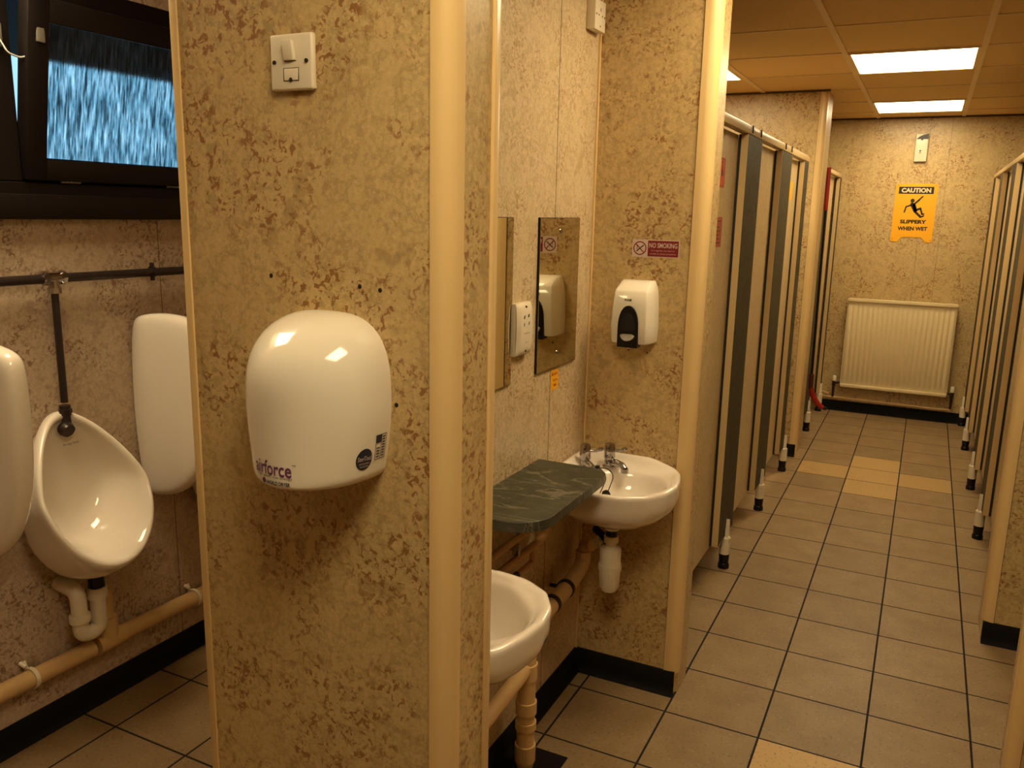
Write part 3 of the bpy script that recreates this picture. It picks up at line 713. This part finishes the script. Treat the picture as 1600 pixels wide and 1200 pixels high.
# hot water caution sticker
t = thing('caution_sticker', 'small yellow hot water caution sticker under the right mirror', 'sticker', (XM, 2.285, 1.07))
m_ = faceX(XM)
b = BM(); prism(b, rrect(2.262, 2.318, 1.074, 1.136, .003), m_, 0, .0006); obj('label', b, YELS, t, smooth=False)
b = BM(); text(b, 'Caution', .011, .036, 2.294, 1.124, m_, .0009, bold=.02); text(b, 'Very hot', .009, .034, 2.292, 1.103, m_, .0009, bold=.03); text(b, 'water', .009, .022, 2.292, 1.088, m_, .0009, bold=.03)
prism(b, [(2.266, 1.119), (2.272, 1.130), (2.278, 1.119)], m_, .0006, .0009); obj('lettering', b, REDS, t, smooth=False)

# no smoking sticker
t = thing('no_smoking_sign', 'maroon and white no smoking sticker above the soap dispenser', 'sign', (-.766, YS, 1.472))
m_ = faceY(YS)
b = BM(); prism(b, rrect(-.842, -.690, 1.4715, 1.5265, .002), m_, 0, .0006); obj('backing', b, STICK, t, smooth=False)
b = BM(); prism(b, rrect(-.791, -.693, 1.4745, 1.5235, .001), m_, .0006, .0009)
obj('maroon_panel', b, MAROON, t, smooth=False)
b = BM(); cu_, cv_ = -.817, 1.499
o_ = circ(cu_, cv_, .0215, 32); i_ = circ(cu_, cv_, .0180, 32)
A = [b.verts.new(m_(u, v, .001)) for u, v in o_]; B_ = [b.verts.new(m_(u, v, .001)) for u, v in i_]; skin(b, A, B_)
prism(b, stroke((cu_ - .013, cv_ + .013), (cu_ + .013, cv_ - .013), .0032), m_, .0006, .0011)
obj('prohibition_ring', b, MAROON, t, smooth=False)
b = BM(); prism(b, stroke((cu_ - .010, cv_ - .009), (cu_ + .011, cv_ + .009), .0035), m_, .0006, .0010); prism(b, stroke((cu_ - .010, cv_ - .004), (cu_ - .008, cv_ + .004), .0015), m_, .0006, .0010); prism(b, stroke((cu_ - .008, cv_ + .004), (cu_ - .011, cv_ + .009), .0015), m_, .0006, .0010)
obj('cigarette', b, INK, t, smooth=False)
b = BM(); text(b, 'NO SMOKING', .015, .090, -.742, 1.509, m_, .0012, bold=.02); text(b, 'It is against the law to', .0055, .074, -.742, 1.4925, m_, .0012); text(b, 'smoke in these premises', .0055, .084, -.742, 1.4825, m_, .0012)
obj('lettering', b, STICK, t, smooth=False)

# soap dispenser
t = thing('soap_dispenser', 'white foam soap dispenser with a black push lever on the recess end wall', 'soap dispenser', (-.812, YS, 1.195))
b = BM()
def sect(z, hw, d, cc=.018):
    return [b.verts.new((-.812 + u, YS - v, z)) for u, v in ((-hw, 0), (-hw, d * .35), (-hw * .93, d * .78), (-hw * .80, d * .96), (-hw * .4, d), (0, d * 1.01), (hw * .4, d), (hw * .80, d * .96), (hw * .93, d * .78), (hw, d * .35), (hw, 0))]
rs = [sect(1.205, .066, .086), sect(1.212, .068, .090), sect(1.26, .070, .096), sect(1.33, .067, .092), sect(1.365, .064, .086), sect(1.373, .062, .080), sect(1.395, .055, .035), sect(1.400, .052, .02)]
for a, q in zip(rs, rs[1:]): skin(b, a, q)
b.faces.new(rs[0]); b.faces.new(rs[-1][::-1])
bmesh.ops.recalc_face_normals(b, faces=b.faces[:])
obj('cover', b, DRYM, t, angle=50, bevel=.0025)
b = BM(); m_ = lambda u, v, d: Vector((-.812 + u, YS - .094 - d, v))
arch = [(-.033, 1.195), (.033, 1.195)] + [(.033 * math.cos(a) ** .9 if math.cos(a) > 0 else 0, 1.26 + .066 * math.sin(a)) for a in [PI / 2 * k / 8 for k in range(9)]] + [(-.033 * max(0, math.cos(a)) ** .9, 1.26 + .066 * math.sin(a)) for a in [PI / 2 * (1 - k / 8) for k in range(1, 9)]]
prism(b, arch, m_, -.03, .006); lv = obj('push_lever', b, BLACKP, t, bevel=.002)
arch2 = [(u * .72, 1.235 + (v - 1.26) * .80 + .015) for u, v in arch[2:]]
b = BM(); prism(b, [(u, v) for u, v in arch2], m_, .005, .0068); obj('lever_recess', b, HOLE, lv, smooth=False)
b = BM(); lathe(b, [(.024, 0), (.024, .004), (.016, .006)], m_(0, 1.236, .000), (0, -.85, .5), 20); obj('lever_pad', b, CONDUIT, lv)
b = BM(); text(b, 'FOAM', .008, .022, -.004, 1.343, m_, .0015, bold=.04); obj('lettering', b, INK, t, smooth=False)
b = BM(); lathe(b, [(.006, 0), (.004, -.008)], (-.812, YS - .075, 1.196), n=12); obj('nozzle', b, PLAST, t)

# ------------------------------------------------------------------ pipes under the basins
t = thing('waste_pipe', 'thick brown painted waste pipe under the recess basins going into the floor', 'pipe', (-.92, 1.98, 0))
px = XM + .055; r_ = .026
b = BM(); tube(b, [(-.885, 2.43, .535), (px, 2.46, .530), (px, 2.46, .455), (px, 2.36, .425), (px, 1.99, .395)], .020, 16, fillet=.04)
tube(b, [(px, 2.455, .50), (px, 2.455, .455), (px, 2.34, .425), (px, 2.02, .405)], r_, 18, fillet=.05); obj('sloping_run', b, COPPERP, t)
b = BM(); tube(b, [(px + .02, 1.985, .46), (px + .02, 1.985, .0)], r_, 18); obj('standpipe', b, COPPERP, t)
b = BM(); tube(b, [(px + .02, 1.985, .325), (px + .02, 1.95, .318), (px + .02, 1.32, .262)], .022, 16, fillet=.02); obj('lower_run', b, COPPERP, t)
for z0, z1 in ((.285, .335), (.175, .215), (.125, .150), (.02, .075)):
    b = BM(); lathe(b, [(r_, 0), (r_ + .005, .001), (r_ + .005, z1 - z0 - .001), (r_, z1 - z0)], (px + .02, 1.985, z0), n=20); obj('coupling', b, COPPERP, t)
b = BM(); lathe(b, [(r_ + .004, 0), (r_ + .005, .003), (r_ + .004, .006)], (px + .02, 1.985, .035), n=20); obj('white_seal', b, PLAST, t)
for yy, z in ((2.31, .424), (2.20, .4185)):
    b = BM(); lathe(b, [(r_ + .0005, -.008), (r_ + .004, -.008), (r_ + .004, .008), (r_ + .0005, .008), (r_ + .0005, -.008)], (px, yy, z), (0, 1, .08), 20, cap=False); box(b, XM + .001, px - r_ + .004, yy - .006, yy + .006, z - .004, z + .004); obj('pipe_clip', b, DARKPIPE, t)
t = thing('supply_pipes', 'pair of small brown painted supply pipes under the green shelf', 'pipe', (XM + .03, 1.9, .58))
for (z, y0, y1) in ((.703, 1.66, 2.13), (.640, 1.66, 2.19)):
    b = BM(); tube(b, [(XM + .03, y0, z), (XM + .03, y1, z), (XM + .03, y1 + .012, z + .10)], .0115, 12, fillet=.02); obj('pipe', b, BRASSP, t)
b = BM(); tube(b, [(XM + .03, 2.10, .64), (XM + .03, 2.10, .59), (XM + .03, 1.99, .59)], .009, 12, fillet=.015); obj('branch', b, BRASSP, t)
b = BM(); lathe(b, [(.011, 0), (.011, .025)], (XM + .03, 1.97, .59), (0, 1, 0), 12); obj('stop_valve', b, DARKPIPE, t)
for y in (1.98,):
    b = BM(); tube(b, [(XM, y, .672), (XM + .03, y, .672)], .004, 8); box(b, XM + .022, XM + .045, y - .006, y + .006, .655, .690, bev=.003); obj('pipe_clip', b, CHROME, t)
# floor gully
b = BM(); box(b, -.978, -.805, 1.905, 2.075, 0, .004); o = obj('floor_gully', b, BLACKP, smooth=False); tag(o, 'square black gully plate in the floor where the waste pipe goes down', 'drain')

# ------------------------------------------------------------------ cubicles
def foot(b1, b2, b3, x, y, sx):
    lathe(b1, [(.024, .065), (.024, .148), (.018, .155)], (x, y, 0), n=16)
    # tapered fin up the face of the pilaster
    P = [(-.018, .14), (.018, .14), (.015, .19), (.006, .235), (-.004, .240), (-.014, .19)]
    prism(b1, P, lambda u, v, d: Vector((x + sx * d, y + u, v)), .0, .014)
    lathe(b2, [(.026, 0), (.026, .02), (.022, .025), (.0245, .07)], (x, y, 0), n=16)
def pilaster(side, xf, y0, y1, yfoot, label, group, z0=.160, edge=True):
    """side +1: faces +X (left row); -1: faces -X (right row)"""
    s = side; t = thing('cubicle_pilaster', label, 'pilaster', (xf - s * .015, (y0 + y1) / 2, 0), group)
    lo, hi = sorted((xf, xf - s * .027)); obj('panel', box(BM(), lo, hi, y0 + .002, y1, z0, 1.93), GREEN, t, smooth=False)
    b = BM(); box(b, lo, hi, y0 - .002, y0 + .002, z0, 1.93); box(b, lo, hi, y1, y1 + .002, z0, 1.93); box(b, lo, hi, y0, y1, z0 - .003, z0); obj('edging', b, EDGE, t, smooth=False)
    lo, hi = sorted((xf - s * .027, xf - s * .037)); obj('gap_strip', box(BM(), lo, hi, y0 - .004, y0 + .008, z0, 1.93), GAPBLACK, t, smooth=False)  # black strip along the gap between pilaster and door
    if yfoot is not None:
        b1, b2 = BM(), BM(); foot(b1, b2, None, xf + s * .0, yfoot, s)
        f = obj('foot', b1, PLAST, t); obj('foot_base', b2, BLACKP, f)
    return t
def door(side, xf, y0, y1, label, group, z0=.150, z1=1.926):
    s = side; t = thing('cubicle_door', label, 'door', (xf - s * .055, (y0 + y1) / 2, z0), group)
    lo, hi = sorted((xf - s * .038, xf - s * .060))
    obj('leaf', box(BM(), lo, hi, y0, y1, z0 + .004, z1), DOOR, t, smooth=False)
    b = BM(); box(b, lo, hi, y0 - .002, y0, z0, z1); box(b, lo, hi, y1, y1 + .002, z0, z1); box(b, lo, hi, y0, y1, z0, z0 + .004); obj('edging', b, EDGE, t, smooth=False)
    return t
gl, gd = 'left cubicle pilasters', 'left cubicle doors'
XL = -.70
pilaster(1, XL, 3.540, 3.850, 3.707, 'dark grey-green pilaster nearest the camera, after the first left cubicle door', gl)
pilaster(1, XL, 4.410, 4.735, 4.590, 'dark grey-green pilaster between the second and third left cubicle doors', gl)
pilaster(1, XL, 5.225, 5.395, 5.420, 'narrow dark pilaster ending the first left cubicle row', gl)
o = obj('cubicle_side_panel', box(BM(), -.762, -.742, 2.72, 3.150, .154, 1.93), DOOR, smooth=False); tag(o, 'mottled beige fixed panel next to the recess wall corner', 'panel')
door(1, XL, 3.153, 3.535, 'mottled beige cubicle door with two red stickers', gd)
door(1, XL, 3.86, 4.41, 'mottled beige cubicle door between the two wide green pilasters', gd)
door(1, XL, 4.745, 5.22, 'mottled beige cubicle door with a small yellow sticker, third along', gd)
t = thing('cubicle_headrail', 'beige headrail along the top of the near left cubicles', 'rail', (-.715, 4.05, 1.93))
b = BM(); box(b, -.735, -.697, 2.71, 5.40, 1.932, 1.966, bev=.004); obj('rail', b, RAILM, t)
for y in (3.60, 3.79, 4.47, 4.67):
    obj('rail_bolt', box(BM(), -.698, -.692, y - .006, y + .006, 1.938, 1.968, bev=.001), DARKPIPE, t)
# partitions between the stalls
for y, x0, x1, lb in ((3.695, XU, -.765, 'beige partition behind the first left pilaster'), (4.57, XU, -.765, 'beige partition behind the second left pilaster'), (5.31, XU, -.765, 'beige partition behind the narrow left pilaster')):
    o = obj('cubicle_partition', box(BM(), x0, x1, y - .009, y + .009, .154, 1.93), DOOR, smooth=False); tag(o, lb, 'panel')
# second left row, beyond the wall stub
g2 = 'cubicle pilasters beyond the left wall stub'
pilaster(1, XL, 6.135, 6.64, 6.59, 'grey-green pilaster behind the red-handled pole', g2)
pilaster(1, XL, 7.34, 7.44, 7.36, 'slim pilaster against the far wall left of the radiator', g2)
door(1, XL, 6.66, 7.25, 'narrow beige door of the last left cubicle', gd)
t = thing('cubicle_headrail', 'short beige headrail over the last left cubicle', 'rail', (-.715, 6.8, 1.93))
b = BM(); box(b, -.735, -.697, 6.13, 7.47, 1.932, 1.960, bev=.003); obj('rail', b, RAILM, t)
# right row
XR = .385; g3, g4 = 'right cubicle pilasters', 'right cubicle doors'
for y0, y1, yf, lb in ((3.70, 3.90, None, 'pilaster of the right row against the near wall stub'), (4.62, 4.86, 4.72, 'right row pilaster standing on the foot nearest the camera'), (5.50, 5.76, 5.62, 'right row pilaster second from the wall stub'), (6.50, 6.74, 6.62, 'right row pilaster before the last door'), (7.22, 7.46, 7.42, 'right row pilaster against the far wall')):
    pilaster(-1, XR, y0, y1, yf, lb, g3)
for y0, y1, lb in ((3.91, 4.61, 'right cubicle door just past the wall stub'), (4.87, 5.49, 'right cubicle door second along'), (5.77, 6.49, 'right cubicle door third along'), (6.75, 7.21, 'right cubicle door closest to the radiator')):
    door(-1, XR, y0, y1, lb, g4)
t = thing('cubicle_headrail', 'beige headrail along the top of the right cubicles', 'rail', (.40, 5.5, 1.93))
b = BM(); box(b, .382, .42, 3.69, 7.47, 1.932, 1.960, bev=.003); obj('rail', b, RAILM, t)
for y in (4.73, 5.62, 6.62):
    o = obj('cubicle_partition', box(BM(), .450, 1.9, y - .009, y + .009, .154, 1.93), DOOR, smooth=False); tag(o, 'beige partition inside the right cubicle row', 'panel', 'partitions inside the right row')

# stickers on the doors
m_ = faceX(-.738)
t = thing('door_sticker', 'upper red sticker on the first left cubicle door', 'sticker', (-.738, 3.285, 1.708))
b = BM(); prism(b, rrect(3.240, 3.328, 1.710, 1.822, .006), m_, 0, .0006); obj('label', b, RED, t, smooth=False)
b = BM(); prism(b, circ(3.284, 1.805, .008, 16), m_, .0006, .0009); prism(b, stroke((3.284, 1.79), (3.284, 1.768), .012), m_, .0006, .0009); prism(b, circ(3.284, 1.765, .014, 16), m_, .0006, .0010)
for q in ((3.247, 3.321, 1.716, 1.718), (3.247, 3.321, 1.815, 1.817), (3.247, 3.249, 1.716, 1.817), (3.319, 3.321, 1.716, 1.817)): prism(b, [(q[0], q[2]), (q[1], q[2]), (q[1], q[3]), (q[0], q[3])], m_, .0006, .0009)
obj('pictogram', b, INK, t, smooth=False)
t = thing('door_sticker', 'lower red notice with dark lines on the first left cubicle door', 'sticker', (-.738, 3.272, 1.485))
b = BM(); prism(b, rrect(3.204, 3.342, 1.486, 1.600, .003), m_, 0, .0006); obj('label', b, mat('faded_red_sticker', (.42, .06, .03), .45), t, smooth=False)
b = BM()
for v, w in ((1.582, .10), (1.560, .05), (1.545, .06), (1.530, .05), (1.515, .06), (1.500, .10)): prism(b, [(3.272 - w / 2, v), (3.272 + w / 2, v), (3.272 + w / 2, v + .004), (3.272 - w / 2, v + .004)], m_, .0006, .0009)
obj('print_lines', b, INK, t, smooth=False)
b = BM(); prism(b, rrect(4.985, 5.095, 1.705, 1.805, .004), m_, 0, .0008); o = obj('door_sticker', b, YELS, smooth=False); tag(o, 'small yellow sticker on the third left cubicle door', 'sticker')

# red handled pole leaning on the corner
t = thing('squeegee_pole', 'tall black pole with a red grip and red curved foot by the left wall stub', 'pole', (-.65, 6.16, .26))
b = BM(); tube(b, [(-.662, 6.16, 1.66), (-.650, 6.16, .50)], .009, 12); obj('shaft', b, BLACKP, t)
b = BM(); tube(b, [(-.665, 6.16, 1.945), (-.662, 6.16, 1.66)], .0135, 14); obj('grip', b, REDP, t)
b = BM(); tube(b, [(-.650, 6.16, .52), (-.648, 6.16, .42)], .016, 14); obj('socket', b, mat('dark_red_plastic', (.06, .01, .01), .5), t)
b = BM(); tube(b, [(-.648, 6.16, .43), (-.636, 6.18, .37), (-.60, 6.22, .30), (-.565, 6.24, .27)], [.016, .020, .019, .015], 14); obj('curved_foot', b, REDP, t)
b = BM(); tube(b, [(-.567, 6.239, .272), (-.54, 6.245, .262)], .012, 12); obj('foot_tip', b, BLACKP, t)

# ------------------------------------------------------------------ far wall
t = thing('radiator', 'cream panel radiator on the far wall', 'radiator', (-.15, YF - .07, .225))
b = BM(); x0, x1, z0, z1 = -.548, .249, .245, .945; yb = YF - .085; n = 21; per = (x1 - x0) / n; cols = []
for k in range(n):
    xa = x0 + k * per
    for f, d in ((.0, 0), (.15, .35), (.3, .85), (.5, 1), (.7, .85), (.85, .35)): cols.append((xa + f * per, d))
cols.append((x1, 0)); rows = [(z0, 0), (z0 + .035, 0), (z0 + .06, 1), (z1 - .06, 1), (z1 - .035, 0), (z1, 0)]
V = [[b.verts.new((x, yb - .012 * d * e, z)) for x, d in cols] for z, e in rows]
for r_, q in zip(V, V[1:]):
    for i in range(len(cols) - 1): b.faces.new((r_[i], r_[i + 1], q[i + 1], q[i]))
box(b, x0, x1, yb + .0005, yb + .012, z0, z1); obj('front_panel', b, RADM, t, angle=25)
b = BM(); box(b, x0 + .01, x1 - .01, YF - .045, YF - .035, z0, z1); obj('rear_panel', b, RADM, t, smooth=False)
b = BM(); box(b, x0 - .006, x1 + .006, yb - .015, YF - .03, z1 - .004, z1 + .022, bev=.004)
for x in (x0 - .005, x1 + .001): box(b, x, x + .004, yb, YF - .03, z0, z1)
obj('top_grille', b, RADM, t)
b = BM(); box(b, x0, x1, yb - .012, yb + .01, z0 - .022, z0 + .004, bev=.004); obj('bottom_rail', b, RADM, t)
for xs, lb in ((-.60, 'l'), (.29, 'r')):
    b = BM(); lathe(b, [(.010, .126), (.010, .215), (.015, .217), (.015, .262), (.012, .264)], (xs, YF - .06, 0), n=14); tube(b, [(xs, YF - .06, .24), (x0 if xs < 0 else x1, YF - .06, .255)], .010, 12)
    v = obj('valve', b, DARKPIPE, t); b = BM(); lathe(b, [(.015, 0), (.017, .006), (.015, .04), (.010, .046)], (xs, YF - .06, .262), n=14); obj('valve_cap', b, PLAST, v)
t = thing('radiator_pipes', 'painted pipe run along the far wall below the radiator', 'pipe', (-.15, YF - .03, .09))
b = BM(); tube(b, [(-.69, YF - .045, .118), (.285, YF - .045, .112), (.29, YF - .06, .112)], .011, 12, fillet=.02); obj('pipe', b, COPPERP, t)
b = BM(); tube(b, [(-.70, YF - .05, .160), (-.635, YF - .06, .150)], .009, 12, fillet=.02); obj('pipe', b, COPPERP, t)
b = BM(); lathe(b, [(.013, 0), (.013, .02)], (-.1, YF - .045, .115), (1, 0, 0), 14); box(b, -.1, -.085, YF - .045, YF, .11, .12); obj('pipe_clip', b, COPPERP, t)

# slippery when wet sign
t = thing('caution_sign', 'yellow slippery when wet sign on the far wall above the radiator', 'sign', (-.137, YF, 1.437))
sx_ = lambda px_: -.289 + (px_ - 465) * (.300 / 265.0)   # sign measured in the picture, straightened
def sg(x, y):   # x,y in 260 x 360 sign units
    return (-.289 + x * .302 / 260, 1.890 - y * .453 / 362)
m_ = faceY(YF)
out = [sg(8, 0), sg(252, 0), sg(260, 8), sg(258, 356), sg(252, 362), sg(216, 362), sg(196, 336), sg(186, 332), sg(76, 332), sg(64, 336), sg(44, 362), sg(6, 362), sg(0, 356), sg(0, 8)]
b = BM(); prism(b, out, m_, .0, .004); obj('board', b, YEL, t, smooth=False)
b = BM(); prism(b, [sg(20, 18), sg(236, 18), sg(236, 62), sg(20, 62)], m_, .004, .0045); obj('heading_panel', b, INK, t, smooth=False)
b = BM(); c0 = sg(128, 40); text(b, 'CAUTION', .036, .212, c0[0], c0[1], m_, .0048, bold=.045); obj('heading_letters', b, SIGNTXT, t, smooth=False)
b = BM()
U = lambda *p: sg(*p)
prism(b, circ(*U(112, 104), .0155, 20), m_, .004, .0046)
for a, c, w in (((150, 100), (172, 78), 9), ((128, 122), (152, 100), 12), ((108, 132), (76, 142), 10), ((76, 142), (68, 176), 9), ((112, 126), (132, 162), 24), ((124, 130), (138, 165), 20), ((136, 164), (166, 152), 14), ((166, 152), (180, 188), 11), ((180, 188), (190, 186), 10), ((132, 170), (172, 204), 15), ((172, 206), (190, 198), 10)):
    prism(b, stroke(U(*a), U(*c), w * .302 / 260), m_, .004, .0046)
obj('falling_figure', b, INK, t, smooth=False)
b = BM(); c0 = sg(130, 235); text(b, 'SLIPPERY', .031, .190, c0[0], c0[1], m_, .0046, bold=.05); c0 = sg(130, 278); text(b, 'WHEN WET', .031, .215, c0[0], c0[1], m_, .0046, bold=.05)
obj('lettering', b, INK, t, smooth=False)
for p in ((16, 10), (246, 12), (10, 345), (248, 350)): obj('screw', prism(BM(), circ(*sg(*p), .003, 10), m_, .004, .005), INK, t, smooth=False)

# white unit over the sign
t = thing('wall_sensor', 'slim white box with a black top high on the far wall', 'sensor', (-.141, YF, 2.058))
b = BM(); box(b, -.184, -.096, YF - .035, YF, 2.058, 2.272, bev=.005); obj('case', b, PLAST, t)
b = BM(); prism(b, [(-.182, 2.228), (-.098, 2.228), (-.098, 2.268), (-.130, 2.262), (-.160, 2.248)], faceY(YF - .034), 0, .004); obj('sensor_eye', b, INK, t, smooth=False); b = BM(); prism(b, circ(-.140, 2.226, .008, 14), faceY(YF - .034), 0, .005)
prism(b, circ(-.145, 2.140, .006, 14), faceY(YF - .034), 0, .005); prism(b, stroke((-.149, 2.125), (-.141, 2.125), .004), faceY(YF - .034), 0, .005)
obj('indicator', b, INK, t, smooth=False)

# stickers on the dryer's right flank
b = BM(); rings = [[b.verts.new(onSide(-.055 + .0155 * k / 4 * math.cos(2 * PI * i / 28), -.080 + .0185 * k / 4 * math.sin(2 * PI * i / 28), 0)) for i in range(28)] for k in range(1, 5)]
b.faces.new(rings[0])
for q, w in zip(rings, rings[1:]): skin(b, q, w)
o = obj('round_sticker', b, NAVY, hd, smooth=False)
b = BM(); text(b, 'SteriTouch', .008, .028, -.054, -.078, onSide, .0008); text(b, 'ANTIMICROBIAL', .0028, .020, -.055, -.087, onSide, .0008); text(b, 'PROTECTION', .0028, .016, -.055, -.092, onSide, .0008); obj('sticker_letters', b, STICK, o, smooth=False)
b = BM(); x0_, x1_, z0_, z1_ = -.0345, -.0085, -.086, -.043
def grid(u0, u1, v0, v1, e=.0004, n=4):
    A = [[b.verts.new(onSide(u0 + (u1 - u0) * i / n, v0 + (v1 - v0) * j / n, e)) for i in range(n + 1)] for j in range(n + 1)]
    for j in range(n):
        for i in range(n): b.faces.new((A[j][i], A[j][i + 1], A[j + 1][i + 1], A[j + 1][i]))
for q in ((x0_, x1_, z1_ - .0012, z1_), (x0_, x1_, z0_, z0_ + .0012), (x0_, x0_ + .001, z0_, z1_), (x1_ - .001, x1_, z0_, z1_), (x0_, x0_ + .013, z1_ - .014, z1_), (x0_ + .013, x0_ + .014, z0_, z1_)): grid(*q)
for k in range(8): grid(x0_ + .0155, x1_ - .003, z0_ + .004 + k * .0047, z0_ + .0062 + k * .0047)
for k in range(4): grid(x0_ + .003, x0_ + .011, z0_ + .004 + k * .005, z0_ + .006 + k * .005)
obj('spec_label', b, NAVY, hd, smooth=False)
